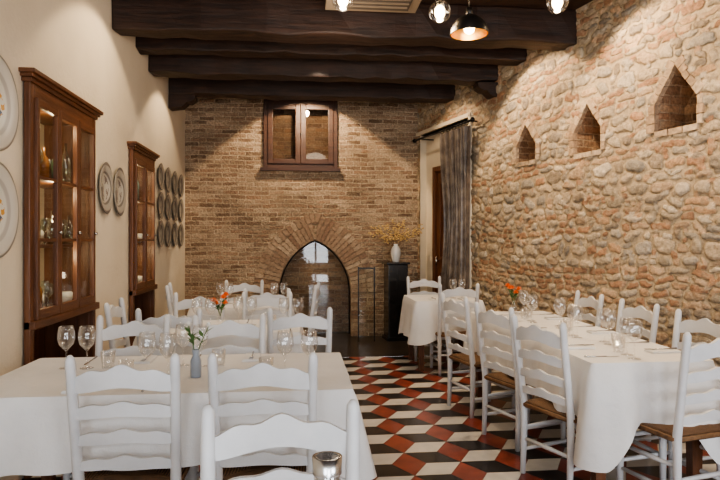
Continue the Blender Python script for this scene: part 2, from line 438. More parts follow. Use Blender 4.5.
    F=np.stack([idx[:-1,:-1],idx[:-1,1:],idx[1:,1:],idx[1:,:-1]],-1)[keep]
    nf=len(F); me=bpy.data.meshes.new('stone_facing')
    me.vertices.add(nx*nz); me.vertices.foreach_set('co',co.ravel())
    me.loops.add(nf*4); me.loops.foreach_set('vertex_index',F.ravel().astype(np.int32))
    me.polygons.add(nf); me.polygons.foreach_set('loop_start',(np.arange(nf)*4).astype(np.int32))
    me.polygons.foreach_set('use_smooth',np.ones(nf,bool))
    a=me.attributes.new('stone_col','FLOAT_COLOR','POINT'); cc=np.ones((nx*nz,4),np.float32); cc[:,:3]=C.reshape(-1,3); a.data.foreach_set('color',cc.ravel())
    a=me.attributes.new('stone_d','FLOAT','POINT'); a.data.foreach_set('value',np.clip(D,0,2).reshape(-1).astype(np.float32))
    me.materials.append(COBBLE); me.update(calc_edges=True); me.validate()
    o=place(me,'stone_facing'); o.parent=wright
cobbles()
b=B()
for c_,w,z0,z1,z2 in NI:
    P=penta(c_,w,z0,z1,z2); cen=Vector((c_,(z0+z2)/2))
    for i in range(len(P)):
        a=Vector(P[i]); d=Vector(P[(i+1)%len(P)]); L_=(d-a).length
        nn=max(1,round(L_/(.065 if i else .13))); nrm=Vector(((d-a).y,-(d-a).x)).normalized()
        if nrm.dot((a+d)/2-cen)<0: nrm=-nrm
        for k in range(nn):
            p0=a+(d-a)*((k+.05)/nn); p1=a+(d-a)*((k+.95)/nn); w2=random.uniform(.04,.085) if i else .045
            p0=p0-nrm*.008; p1=p1-nrm*.008
            Q=[p0,p1,p1+nrm*w2,p0+nrm*w2]; yo=-.020-random.uniform(0,.006)
            b.add([(q.x,yo,q.y) for q in Q]+[(q.x,.02,q.y) for q in Q],[(0,1,2,3),(0,1,5,4),(1,2,6,5),(2,3,7,6),(3,0,4,7)])
b.obj('trim_niches',[mat_island('niche_rim_brick_mat',[(0,(.38,.26,.17)),(.5,(.48,.36,.25)),(1,(.57,.46,.34))])],rw(0),(0,0,RA))
b=B()
b.box(1.505,1.55,-.035,.1,0,2.96); b.box(.0,1.55,-.035,.1,2.92,2.97); b.obj('trim_doorway',[PLASTER],rw(0),(0,0,RA))

b=B(); b.add([(XL-.5,YF-.3,H),(XR(YF)+.5,YF-.3,H),(XR(YB)+.5,YB+.7,H),(XL-.5,YB+.7,H),
              (XL-.5,YF-.3,H+.15),(XR(YF)+.5,YF-.3,H+.15),(XR(YB)+.5,YB+.7,H+.15),(XL-.5,YB+.7,H+.15)],
              [(0,1,2,3),(4,5,6,7),(0,1,5,4),(1,2,6,5),(2,3,7,6),(3,0,4,7)])
b.obj('ceiling',[CEIL])
b=B(); b.box(XL,XR(YF)+.1,YF-.3,YF,-.1,H); wf=b.obj('wall_front',[PLASTER])
OPEN=[(-1.25,-.35,.7,2.5),(.05,.95,0.0,2.4),(1.6,3.9,.8,2.6)]
cs=[]
for x0,x1,z0,z1 in OPEN:
    bb=B(); bb.box(x0,x1,YF-.5,YF+.2,z0,z1); cs.append(bb.obj('c',[PLASTER]))
cut(wf,cs)
for i,(x0,x1,z0,z1) in enumerate(OPEN):
    bb=B(); y0,y1=YF-.18,YF-.12
    bb.box(x0,x0+.06,y0,y1,z0,z1); bb.box(x1-.06,x1,y0,y1,z0,z1); bb.box(x0,x1,y0,y1,z0,z0+.06); bb.box(x0,x1,y0,y1,z1-.06,z1)
    xm=(x0+x1)/2; bb.box(xm-.03,xm+.03,y0,y1,z0,z1)
    zm=z0+(z1-z0)*.6; bb.box(x0,x1,y0+.01,y1-.01,zm-.02,zm+.02)
    bb.obj('door_2' if z0==0 else 'window_%d'%(i+2),[WOODX])

TR=simple('tile_terracotta_mat',(.24,.052,.032),.30,0,.3,5,coat=.2)
TK=simple('tile_black_mat',(.018,.016,.016),.28,0,.2,6,coat=.2)
TW=simple('tile_white_mat',(.60,.57,.52),.28,0,.1,6,coat=.15)
GR=simple('grout_mat',(.25,.22,.19),.8)
DARKF=simple('dark_slate_mat',(.035,.028,.024),.3,0,.3,3)
bm=bmesh.new(); R=.22
hx=R*math.sqrt(3); hy=1.5*R
col=0; x=-2.4
while x<5:
    y=YF-.6+(col%2)*hx/2
    while y<7.9:
        hex_=[Vector((x+R*math.cos(pi/3*k),y+R*math.sin(pi/3*k),0)) for k in range(6)]
        cc=Vector((x,y,0))
        for mi,q in ((0,[hex_[5],hex_[0],hex_[1],cc]),(2,[cc,hex_[1],hex_[2],hex_[3]]),(1,[cc,hex_[3],hex_[4],hex_[5]])):
            cen=sum(q,Vector())/4
            f=bm.faces.new([bm.verts.new(cen+(p-cen)*.985) for p in q]); f.material_index=mi
        y+=hx
    x+=hy; col+=1
def bis(co,no):
    bmesh.ops.bisect_plane(bm,geom=bm.verts[:]+bm.edges[:]+bm.faces[:],plane_co=co,plane_no=no,clear_outer=True)
bis((0,7.15,0),(0,1,0)); bis((XL,0,0),(-1,0,0)); bis((0,YF-.3,0),(0,-1,0)); bis(rw(0),(1,.25,0))
def q(pts,mi): 
    f=bm.faces.new([bm.verts.new(p) for p in pts]); f.material_index=mi
q([(XL-.4,YF-.3,-.003),(XR(YF)+.3,YF-.3,-.003),(XR(7.15)+.3,7.15,-.003),(XL-.4,7.15,-.003)],3)
q([(XL-.4,7.15,.0),(XR(7.15)+.3,7.15,.0),(XR(YB)+.3,YB+.5,.0),(XL-.4,YB+.5,.0)],4)
bmesh.ops.recalc_face_normals(bm,faces=bm.faces[:])
for f in bm.faces:
    if f.normal.z<0: f.normal_flip()
me=bpy.data.meshes.new('floor'); bm.to_mesh(me); bm.free()
for m in (TR,TK,TW,GR,DARKF): me.materials.append(m)
place(me,'floor')

def beam(y0,y1,z0,z1,name='ceiling_beam'):
    b=B(); n=22; vs=[];fs=[]
    xa=XL; xb=XR((y0+y1)/2)+.03
    for i in range(n+1):
        x=xa+(xb-xa)*i/n; j=lambda:random.uniform(-.016,.016)
        for yy,zz in ((y0,z0),(y1,z0),(y1,z1),(y0,z1)):
            vs.append((x,yy+j(),zz+(j() if zz==z0 else 0)))
    for i in range(n):
        for k in range(4):
            fs.append((i*4+k,i*4+(k+1)%4,(i+1)*4+(k+1)%4,(i+1)*4+k))
    fs.append((0,1,2,3)); fs.append((n*4,n*4+1,n*4+2,n*4+3))
    b.add(vs,fs); o=b.obj(name,[BEAM]); 
    m=o.modifiers.new('bev','BEVEL'); m.width=.018; m.segments=2; m.limit_method='ANGLE'
    return o
for y0,y1,z0,z1 in ((5.35,5.60,3.23,3.55),(6.10,6.30,3.29,3.55),(6.62,6.85,3.20,3.55),(7.6,7.84,3.21,3.55),(8.35,8.55,3.45,3.55),(3.9,4.15,3.25,3.55),(2.6,2.85,3.25,3.55),(1.2,1.45,3.25,3.55),(-.2,.05,3.25,3.55)):
    beam(y0,y1,z0,z1)
def corbel(x0,x1,y0,y1,zt):
    b=B(); s=1 if x1>x0 else -1
    P=[(x0,zt),(x1,zt),(x1,zt-.05),(x1-s*.06,zt-.09),(x1-s*.10,zt-.09),(x1-s*.16,zt-.15),(x0,zt-.17)]
    n=len(P); b.add([(x,y0,z) for x,z in P]+[(x,y1,z) for x,z in P],[tuple(range(n)),tuple(range(2*n-1,n-1,-1))]+[(i,i+n,(i+1)%n+n,(i+1)%n) for i in range(n)])
    b.obj('beam_corbel',[BEAM])
corbel(XL,XL+.32,7.62,7.82,3.205); corbel(XR(6.7)+.05,XR(6.7)-.22,6.64,6.83,3.195)

b=B(); x0,x1,y0,y1=.22,1.02,4.45,5.27
b.box(x0,x1,y0,y1,3.42,3.55,0); b.box(x0+.08,x1-.08,y0+.08,y1-.08,3.405,3.425,1)
for i in range(7):
    yy=y0+.14+i*.085; b.box(x0+.1,x1-.1,yy,yy+.02,3.395,3.41,0)
b.obj('ceiling_air_vent',[simple('vent_beige_mat',(.25,.19,.13),.6),simple('vent_dark_mat',(.08,.06,.045),.7)])

b=B()
def rectframe(b,x0,x1,z0,z1,t,y0,y1,mi=0):
    b.box(x0,x0+t,y0,y1,z0,z1,mi,bev=.006); b.box(x1-t,x1,y0,y1,z0,z1,mi,bev=.006)
    b.box(x0+t,x1-t,y0,y1,z0,z0+t,mi,bev=.006); b.box(x0+t,x1-t,y0,y1,z1-t,z1,mi,bev=.006)
rectframe(b,-.52,.54,2.43,3.41,.06,YB-.04,YB+.06)
for xa,xb in ((-.46,.008),(.012,.48)):
    rectframe(b,xa,xb,2.49,3.35,.075,YB-.055,YB+.01)
    b.add([(xa+.07,YB-.02,2.56),(xb-.07,YB-.02,2.56),(xb-.07,YB-.02,3.29),(xa+.07,YB-.02,3.29)],[(0,1,2,3)],1)
b.ball((.01,YB-.07,2.92),.014,2)
b.box(-.56,.58,YB-.09,YB+.02,2.39,2.43,0)
b.obj('window_1',[WOODX,DPANE,STEEL])
b=B(); b.box(-.8,.82,YB-.05,YB+.02,3.42,3.52,0,bev=.01); b.obj('trim_window_lintel',[WOODX])

b=B()
rectframe(b,.42,1.34,0,2.42,.07,.02,.10)
b.box(.49,1.27,.06,.10,.03,2.35,0)
for z0,z1 in ((.15,1.0),(1.12,2.22)):
    rectframe(b,.57,1.19,z0,z1,.05,.04,.07)
b.tube([(.54,.02,1.05),(.54,.02,1.17)],.01,1); b.tube([(.54,.02,1.11),(.54,.06,1.11)],.01,1)
b.obj('door_1',[WOODV,STEEL],rw(0),(0,0,RA))
b=B(); n=110; mz=26; vs=[];fs=[]
for k in range(mz+1):
    fz=k/mz; z=2.78-fz*2.76
    g=1-.20*math.exp(-((fz-.42)/.28)**2)
    for i in range(n+1):
        u=i/n
        s=1.66-(.70*g)*(1-u)
        y=-.12-.035*math.sin(u*2*pi*9+.6*math.sin(fz*3))-.012*math.sin(u*31+fz*4)
        vs.append((s,y,z))
for k in range(mz):
    for i in range(n): fs.append((k*(n+1)+i,k*(n+1)+i+1,(k+1)*(n+1)+i+1,(k+1)*(n+1)+i))
b.add(vs,fs,0,True)
m,nt,bs=newmat('curtain_fabric_mat'); bs.inputs['Roughness'].default_value=.35; bs.inputs['Sheen Weight'].default_value=.3
L(nt,ramp(nt,noise(nt,objco(nt),9,4).outputs[0],[(.35,(.075,.056,.045)),(.65,(.20,.16,.13))]),bs.inputs['Base Color'])
b.obj('curtain',[m],rw(0),(0,0,RA))
b=B(); b.tube([(.15,-.12,2.83),(1.74,-.12,2.83)],.013,0,10); b.ball((.13,-.12,2.83),.03); b.ball((1.76,-.12,2.83),.03)
for s_ in (.3,1.70): b.tube([(s_,-.12,2.83),(s_,0,2.83)] if s_>1.5 else [(s_,-.12,2.83),(s_,.1,2.83)],.009)
for i in range(9): 
    s_=.98+i*.08
    b.tube([(s_,-.12+.028*math.cos(a*pi/4),2.82+.028*math.sin(a*pi/4)) for a in range(9)],.004,0,5,cap=False)
b.obj('curtain_rod',[BMETAL],rw(0),(0,0,RA))

# ---------------------------------------------------------------- cabinets
def cabinet(y0,y1,zt,cols):
    b=B(); xf=XL+.045; xi=XL-.33; zs=.92
    b.box(xi,xf-.03,y0+.03,y0+.055,0,zt-.03,0); b.box(xi,xf-.03,y1-.055,y1-.03,0,zt-.03,0)
    b.box(xi,xi+.02,y0+.05,y1-.05,.0,zt-.03,3)
    b.box(xi,xf,y0+.05,y1-.05,zs-.04,zs,0); b.box(xi,xf-.03,y0+.05,y1-.05,zt-.06,zt-.03,0)
    for z in (1.36,1.80): b.box(xi,xf-.08,y0+.05,y1-.05,z-.012,z+.008,1)
    b.box(xf-.035,xf,y0-.01,y0+.05,0,zt,0,bev=.005); b.box(xf-.035,xf,y1-.05,y1+.01,0,zt,0,bev=.005)
    b.box(xf-.035,xf,y0+.05,y1-.05,zt-.08,zt,1,bev=.005)
    b.box(xf-.035,xf+.03,y0-.01,y1+.01,zs-.05,zs,1,bev=.005)
    for k,(o,za,zb) in enumerate(((.012,zt,zt+.025),(.028,zt+.025,zt+.045),(.045,zt+.045,zt+.07))):
        b.box(XL-.0,xf+o,y0-.01-o,y1+.01+o,za,zb,1,bev=.004)
    ya,yb=y0+.05,y1-.05; w=(yb-ya)/cols
    for i in range(cols):
        a=ya+i*w+.002; c=a+w-.004; x0,x1=xf-.012,xf+.018
        b.box(x0,x1,a,a+.036,zs,zt-.08,0,bev=.004); b.box(x0,x1,c-.036,c,zs,zt-.08,0,bev=.004)
        b.box(x0,x1,a+.03,c-.03,zs,zs+.06,1,bev=.004); b.box(x0,x1,a+.03,c-.03,zt-.13,zt-.08,1,bev=.004)
        for z in (1.40,1.78): b.box(x0+.004,x1-.004,a+.03,c-.03,z-.010,z+.010,1)
        b.add([(xf,a+.03,zs+.05),(xf,c-.03,zs+.05),(xf,c-.03,zt-.12),(xf,a+.03,zt-.12)],[(0,1,2,3)],2)
        b.ball((xf+.03,c-.02,1.45),.012,4)
    b.box(xi,xf-.03,y0+.05,y1-.05,.0,.08,0); b.box(xi+.02,xf-.03,y0+.05,y1-.05,.48,.505,1)
    b.box(xi+.02,xi+.03,y0+.05,y1-.05,.08,zs-.05,0)
    b.obj('display_cabinet',[WOODV,WOODY,PANE,CREAM,STEEL])
    g=B(); 
    for z in (zs+.002,1.37,1.81):
        for dx in (.10,.22):
            y=y0+.13
            while y<y1-.11:
                r=random.random(); M=Matrix.Translation((XL-dx-random.uniform(-.015,.015),y,z))
                if dx<.15 and z>1.8 and abs(y-3.93)<.12: y+=.1; continue
                if r<.36:
                    h=random.uniform(.2,.32); g.lathe([(.001,0),(.036,0),(.038,h*.55),(.03,h*.66),(.012,h*.78),(.012,h),(.001,h)],random.choice((0,1,3,0,4)),12,M)
                elif r<.7:
                    g.lathe([(.001,0),(.03,0),(.004,.006),(.004,.08),(.03,.11),(.034,.15),(.028,.18)],0,12,M)
                else:
                    g.lathe([(.001,0),(.03,0),(.06,.05),(.062,.09),(.05,.1),(.001,.1)],2,14,M)
                y+=random.uniform(.12,.18)
    g.obj('cabinet_glassware',[mat_glass('tinted_glass_mat',(.75,.82,.8),.12),simple('bottle_green_mat',(.10,.15,.08),.2),CERAM,simple('bottle_amber_mat',(.3,.13,.04),.2),simple('bottle_blue_mat',(.22,.32,.34),.2)])
cabinet(*CAB[0],3); cabinet(*CAB[1],2)
b=B(); b.lathe([(.001,0),(.05,0),(.052,.03),(.052,.17),(.03,.21),(.018,.225),(.018,.25)],0,18)
b.lathe([(.022,.25),(.022,.30),(.012,.31),(.001,.31)],1,12); b.tube([(0,0,.29),(0,-.05,.29),(0,-.07,.25)],.007,1); b.tube([(0,0,.305),(0,.06,.30)],.006,1)
b.obj('soda_siphon',[simple('siphon_blue_mat',(.25,.38,.38),.15),STEEL],(XL-.07,3.93,1.809))

# ---------------------------------------------------------------- plates on wall
PA=mat_plate('plate_pictorial_mat',.26,(.62,.585,.52),(.46,.42,.37),(.66,.63,.55),(.60,.30,.05),(.07,.10,.15),(.30,.27,.23))
PB=mat_plate('plate_grey_mat',.20,(.40,.37,.32),(.17,.15,.135),(.48,.45,.39),(.17,.14,.13))
PC=mat_plate('plate_small_mat',.155,(.27,.245,.21),(.12,.10,.09),(.31,.285,.24),(.14,.12,.105))
def plate_mesh(r,mat,sy=1):
    b=B(); M=Matrix.Diagonal((1,sy,1,1))
    b.lathe([(.001,.006),(r*.6,.008),(r*.68,.02),(r*.97,.032),(r,.03),(r*.97,.024),(r*.6,0),(.001,0)],0,40,M)
    return b.mesh('wall_plate',[mat])
R90=(0,pi/2,0)
big=plate_mesh(.26,PA); med=plate_mesh(.215,PB,.82); sml=plate_mesh(.155,PC)
for y,z in ((3.33,2.13),(3.33,1.56)): place(big,'wall_plate',(XL,y,z),R90)
for y,z in ((5.15,1.83),(5.53,1.83)): place(med,'wall_plate',(XL,y,z),R90)
for y in (7.12,7.50,7.90,8.30):
    for z in (1.47,1.80,2.13): place(sml,'wall_plate',(XL,y,z),R90)

# ---------------------------------------------------------------- pedestal, vase, rail
b=B(); b.box(-.14,.14,-.14,.14,0,1.06,0,bev=.01); b.box(-.165,.165,-.165,.165,1.06,1.09,0,bev=.006); b.box(-.16,.16,-.16,.16,0,.05,0,bev=.006)
b.obj('black_pedestal',[BLACK],(1.345,8.38,0),(0,0,.1))
b=B(); b.lathe([(.001,0),(.045,0),(.05,.02),(.072,.12),(.065,.18),(.034,.235),(.04,.255),(.030,.255),(.026,.23),(.001,.18)],0,24)
for i in range(17):
    u=-1+2*i/16; l=random.uniform(.28,.48); ex=u*.42+random.uniform(-.04,.04); ey=random.uniform(-.14,.14)
    p=[Vector((0,0,.18))]
    for k in range(1,7):
        t=k/6; p.append(Vector((ex*t**1.1,ey*t,.18+l*t*(1-.30*abs(u)*t))))
    b.tube(p,[.004,.0035,.003,.0025,.002,.002,.0015],1,5)
    for k in range(16):
        t=random.uniform(.35,1); j=min(5,int(t*6)); q_=p[j].lerp(p[j+1],t*6-j)+Vector([random.uniform(-.022,.022) for _ in range(3)])
        b.ball(q_,random.uniform(.010,.018),2,4,(1,1,.7))
b.obj('vase_with_dried_branches',[CERAM,simple('twig_mat',(.22,.13,.07),.8),DRY],(1.345,8.38,1.09))
b=B(); b.box(.80,1.02,8.21,8.222,.04,1.0,0)
for x in (.80,1.02): b.box(x-.008,x+.008,8.20,8.23,0,1.03,1)
b.box(.80,1.02,8.205,8.225,1.0,1.02,1)
b.obj('glass_railing',[PANE,BMETAL])

# ---------------------------------------------------------------- pendants
def pendant_bulb(x,y,z):
    b=B()
    b.lathe([(.001,-.06)]+[(.06*math.sin(pi*k/14),-.06*math.cos(pi*k/14)) for k in range(1,12)]+[(.022,.055),(.02,.07)],0,24)
    b.lathe([(.001,.13),(.02,.125),(.024,.07),(.02,.055),(.001,.055)],1,16)
    b.ball((0,0,-.002),.030,2,8,(1,1,1.3)); b.tube([(0,0,.02),(0,0,.06)],.006,1)
    b.tube([(0,0,.12),(0,0,H-z)],.003,1,6)
    b.obj('pendant_bulb_lamp',[GLASS,BMETAL,BULB],(x,y,z))
    l=bpy.data.lights.new('bulb_light','POINT'); l.energy=9; l.color=(1,.76,.5); l.shadow_soft_size=.05
    o=bpy.data.objects.new('bulb_light',l); COL.objects.link(o); o.location=(x,y,z-.09)
PB_=[(.235,3.29,2.72),(.765,3.24,2.655),(1.41,3.18,2.71)]
for p in PB_: pendant_bulb(*p)
b=B()
pr=[(.105*math.cos(t*pi/2/10),.105*math.sin(t*pi/2/10)) for t in range(0,10)]+[(.012,.105)]
b.lathe(pr,0,28); b.lathe([(r*.96,z*.96+.0) for r,z in pr],1,28); b.lathe([(.105,0),(.1008,0)],0,28)
b.lathe([(.001,.15),(.018,.145),(.02,.10),(.001,.1)],0,14); b.tube([(0,0,.14),(0,0,H-2.53)],.003,0,6)
b.ball((0,0,.03),.03,2,8)
b.obj('dome_pendant_lamp',[BMETAL,GOLD,BULB],(.925,3.22,2.53))
b=B(); b.tube([(.1,3.23,H-.02),(1.6,3.23,H-.02)],.02,0,8); b.obj('ceiling_light_rail',[BMETAL])

# ---------------------------------------------------------------- chair
def chair_mesh():
    b=B()
    yb=lambda z:-.19-.07*max(0,(z-.45)/.55)
    for sx in (-1,1):
        pts=[(sx*.195,-.20,0),(sx*.195,-.19,.25),(sx*.195,-.19,.45)]+[(sx*(.195+.01*(z-.45)/.5),yb(z),z) for z in (.6,.75,.9,.955)]
        pts+=[(sx*.2055,yb(.985),.985),(sx*.2055,yb(1.0),1.0)]
        b.tube(pts,[.017,.021,.023,.022,.022,.021,.021,.019,.008],0,8)
        b.tube([(sx*.195,.19,0),(sx*.195,.19,.2),(sx*.195,.19,.44),(sx*.195,.19,.462)],[.017,.021,.023,.015],0,8)
        for z in (.15,.29): b.tube([(sx*.195,-.19,z),(sx*.195,0,z),(sx*.195,.19,z)],[.010,.014,.010],0,8)
    for z in (.19,.33): b.tube([(-.195,.19,z),(0,.19,z),(.195,.19,z)],[.010,.015,.010],0,8)
    b.tube([(-.195,-.19,.22),(0,-.19,.22),(.195,-.19,.22)],[.010,.014,.010],0,8)
    for zc,h,cr in ((.900,.086,1),(.770,.056,.6),(.655,.052,.6),(.545,.048,.6)):
        n=20; vs=[];fs=[]
        for i in range(n+1):
            u=-1+2*i/n
            top=zc+h/2+cr*(.018*math.cos(u*pi)-.006+.009*math.cos(3*pi*u)); bot=zc-h/2+cr*.012*math.cos(u*pi)
            y=yb(zc)-.028*(1-u*u)
            for (yy,zz) in ((y-.008,bot),(y+.008,bot),(y+.008,top),(y-.008,top)): vs.append((u*.195,yy,zz))
        for i in range(n):
            for k in range(4): fs.append((i*4+k,i*4+(k+1)%4,(i+1)*4+(k+1)%4,(i+1)*4+k))
        b.add(vs,fs,0,False)
    for sx in (-1,1): b.tube([(sx*.2,-.19,.435),(sx*.2,.19,.435)],.019,1,8)
    for yy in (-.19,.2): b.tube([(-.2,yy,.435),(.2,yy,.435)],.019,1,8)
    n=10; vs=[];fs=[]
    for j in range(n+1):
        for i in range(n+1):
            u=-1+2*i/n; v=-1+2*j/n; d=1-max(abs(u),abs(v))
            vs.append((u*.2,v*.195,.455-.006*math.sin(min(1,d)*pi)+(.004 if abs(abs(u)-abs(v))<.1 else 0)))
    for j in range(n):
        for i in range(n): fs.append((j*(n+1)+i,j*(n+1)+i+1,(j+1)*(n+1)+i+1,(j+1)*(n+1)+i))
    b.add(vs,fs,1,True)
    b.box(-.195,.195,-.185,.19,.42,.445,1)
    for v in b.v: v.x*=.96; v.z*=.955
    return b.mesh('dining_chair',[PAINT,RUSH])
CH=chair_mesh()
def chair(xb,yb,deg):
    a=math.radians(deg); off=.25
    return place(CH,'dining_chair',(xb-math.sin(a)*off,yb+math.cos(a)*off,0),(0,0,a))

# ---------------------------------------------------------------- tables
def table(x0,x1,y0,y1,drop=.29,cor=.12,seed=1,leg=WOODV):
    cx,cy=(x0+x1)/2,(y0+y1)/2; hw,hd=(x1-x0)/2,(y1-y0)/2
    b=B(); zt=.745
    b.box(-hw+.012,hw-.012,-hd+.012,hd-.012,zt-.035,zt-.004,0)
    for sx in (-1,1):
        for sy in (-1,1):
            X=sx*(hw-.07); Y=sy*(hd-.07); b.add([(X+a*.026,Y+c*.026,0) for a,c in ((-1,-1),(1,-1),(1,1),(-1,1))]+[(X+a*.035,Y+c*.035,zt-.035) for a,c in ((-1,-1),(1,-1),(1,1),(-1,1))],[(0,1,2,3),(4,5,6,7),(0,1,5,4),(1,2,6,5),(2,3,7,6),(3,0,4,7)],0)
    b.box(-hw+.06,hw-.06,-hd+.06,-hd+.08,zt-.12,zt-.035,0); b.box(-hw+.06,hw-.06,hd-.08,hd-.06,zt-.12,zt-.035,0)
    rnd=random.Random(seed); per=[]; r=.02
    def seg(a,c,nrm):
        a=Vector(a);c=Vector(c); n=max(2,int((c-a).length/.02))
        for i in range(n): per.append((a.lerp(c,i/n),Vector(nrm),min((a.lerp(c,i/n)-a).length,(a.lerp(c,i/n)-c).length)))
    def arc(cxx,cyy,a0):
        for i in range(7):
            t=a0+pi/2*i/7; nn=Vector((math.cos(t),math.sin(t))); per.append((Vector((cxx,cyy))+nn*r,nn,0))
    seg((hw,-hd+r),(hw,hd-r),(1,0)); arc(hw-r,hd-r,0); seg((hw-r,hd),(-hw+r,hd),(0,1)); arc(-hw+r,hd-r,pi/2)
    seg((-hw,hd-r),(-hw,-hd+r),(-1,0)); arc(-hw+r,-hd+r,pi); seg((-hw+r,-hd),(hw-r,-hd),(0,-1)); arc(hw-r,-hd+r,1.5*pi)
    n=len(per); K=14; vs=[];fs=[]
    ph=[rnd.uniform(0,6) for _ in range(4)]
    for k in range(K+1):
        f=k/K
        for i,(p,nn,dc) in enumerate(per):
            s=i*.02
            c=math.exp(-(dc/.13)**2)
            D=drop+cor*c+.012*math.sin(s*3.1+ph[0])
            fold=(.5*math.sin(s*11+ph[1]+1.2*math.sin(s*2.3+ph[2]))+.3*math.sin(s*23+ph[3]))
            amp=.030*f*(1+1.8*math.exp(-((dc-.16)/.1)**2))
            o=.010*min(1,f*8)+.035*f+.05*c*f+amp*fold
            vs.append((p.x+nn.x*o,p.y+nn.y*o,zt+.006-D*f-(.0 if k else 0)))
    for k in range(K):
        for i in range(n): fs.append((k*n+i,k*n+(i+1)%n,(k+1)*n+(i+1)%n,(k+1)*n+i))
    b.add(vs,fs,1,True)
    b.add([v for v in vs[:n]],[tuple(range(n))],1,False)
    return b.obj('dining_table',[leg,LINEN],(cx,cy,0))
ZT=.752
T1=(-1.42,.23,2.60,3.46); T2=(-1.12,.0,4.25,4.95); T3=(-1.05,-.1,5.85,6.5)
T4=(1.53,2.22,3.02,5.30); T5=(1.22,1.95,6.25,7.0); T0=(-.7,.9,.42,1.14)
table(*T1,drop=.29,cor=.10,seed=3); table(*T2,seed=5); table(*T3,seed=7)
table(*T4,drop=.31,cor=.22,seed=11); table(*T5,drop=.4,cor=.05,seed=13); table(*T0,seed=17)

for c in ((-.685,2.42,0),(-.145,2.40,-2),
                (-.05,1.65,182),
                (-.98,3.66,176),(-.42,3.64,184),
                (.0,3.98,3),(-.85,4.02,-4),(-.28,5.2,182),(-.85,5.2,178),(-1.36,4.6,-88),
                (-.3,5.58,2),(-1.32,6.25,-82),(-.62,6.80,180),(.17,6.18,84),
                (1.35,3.30,-70),(1.33,4.02,-72),(1.25,4.78,-76),
                (2.05,2.78,14),
                (2.45,3.45,98),(2.45,4.15,95),(2.45,4.9,92),
                (1.62,6.02,0),(1.52,7.28,180)):
    chair(*c)

# ---------------------------------------------------------------- tableware
b=B(); b.lathe([(.001,.002),(.034,.0),(.034,.003),(.01,.007),(.0035,.014),(.0035,.085),(.012,.095),(.034,.12),(.042,.15),(.040,.18),(.034,.212),(.0325,.212),(.038,.18),(.040,.15),(.032,.122),(.010,.099),(.001,.097)],0,20)
WG=b.mesh('wine_glass',[GLASS])
b=B(); b.lathe([(.001,0),(.03,0),(.031,.004),(.036,.085),(.0345,.085),(.029,.008),(.001,.008)],0,18); TG=b.mesh('water_tumbler',[GLASS])
b=B(); b.box(-.045,.045,-.09,.09,0,.006,0,bev=.002); b.box(-.043,.04,-.086,.088,.006,.011,0,bev=.002)
NP=b.mesh('folded_napkin',[LINEN])
def cut_mesh(kind):
    b=B(); b.tube([(0,-.10,.006),(0,-.03,.004),(0,.03,.004)],[.0055,.0035,.003],0,6)
    if kind=='fork':
        b.box(-.011,.011,.03,.055,.002,.004,0)
        for x in (-.009,-.003,.003,.009): b.box(x-.0016,x+.0016,.055,.095,.003,.005,0)
    else: b.add([(-.004,.03,.003),(.008,.03,.003),(.009,.09,.003),(0,.11,.003),(-.004,.09,.003)],[(0,1,2,3,4)],0)
    return b.mesh(kind,[STEEL])
FK=cut_mesh('fork'); KN=cut_mesh('knife')
def setting(x,y,deg):
    a=math.radians(deg); c,s=math.cos(a),math.sin(a)
    def P(u,v,dz=0): return (x+u*c-v*s,y+u*s+v*c,ZT+dz)
    j=lambda:random.uniform(-.010,.010)
    place(NP,'folded_napkin',P(-.16+j(),.13),(0,0,a+j()*4)); place(FK,'fork',P(-.16,.14,.0125),(0,0,a))
    place(KN,'knife',P(.13,.13),(0,0,a+.03))
    place(WG,'wine_glass',P(.09+j(),.31+j())); place(WG,'wine_glass',P(.19+j(),.29+j())); place(TG,'water_tumbler',P(-.01+j(),.31+j()))
for sx,sy,d in ((-.80,2.60,0),(-.155,2.60,0),(-.98,3.46,180),(-.42,3.46,180)): setting(sx,sy,d)
for sx,sy,d in ((.0-.2,4.25,0),(-.85,4.25,0),(-.28,4.95,180)): setting(sx,sy,d)
for sx,sy,d in ((-.35,5.85,0),(-.62,6.5,180)): setting(sx,sy,d)
for y in (3.3,4.0,4.75): setting(1.53,y,-90)
for y in (3.45,4.15,4.88): setting(2.22,y,90)
setting(1.6,6.25,0)
def flower_vase(name,x,y,kind,h=.12):
    b=B(); b.lathe([(.001,0),(.024,0),(.026,.01),(.026,h*.6),(.014,h*.8),(.018,h),(.014,h),(.01,h*.8),(.001,h*.6)],0,16)
    nf=5 if kind=='o' else 3
    for i in range(nf):
        a=2*pi*i/nf+random.uniform(-.4,.4); l=random.uniform(.03,.07); tt=h+random.uniform(.05,.12)
        e=Vector((math.cos(a)*l,math.sin(a)*l,tt))
        b.tube([(0,0,h*.7),(e.x*.4,e.y*.4,h+.03),e],.002,1,5)
        fr=.030 if kind=='o' else .018
        for ring,(cnt,tilt) in enumerate(((7,.35),(6,.9),(4,1.35))):
            for k in range(cnt):
                M=Matrix.Translation(e)@Matrix.Rotation(2*pi*k/cnt+ring,4,'Z')@Matrix.Rotation(-tilt,4,'Y')
                b.add([(0,0,0),(fr*.7,-fr*.45,.003),(fr*1.25,0,.002),(fr*.7,fr*.45,.003)],[(0,1,2),(0,2,3)],2,True,M)
        for k in range(4):
            M=Matrix.Translation(e.lerp(Vector((0,0,h)),.3+.17*k))@Matrix.Rotation(a+k*2.1,4,'Z')@Matrix.Rotation(-.6,4,'Y')
            b.add([(0,0,0),(.022,-.012,.004),(.055,0,0),(.022,.012,.004)],[(0,1,2),(0,2,3)],1,True,M)
    b.obj(name,[GREYC if kind=='w' else GLASS,GREEN,ORANGE if kind=='o' else WHITEP],(x,y,ZT))
flower_vase('flower_vase',-.49,2.90,'w',.13)
flower_vase('flower_vase',-.60,4.62,'o',.10)
flower_vase('flower_vase',1.89,5.17,'o',.11)
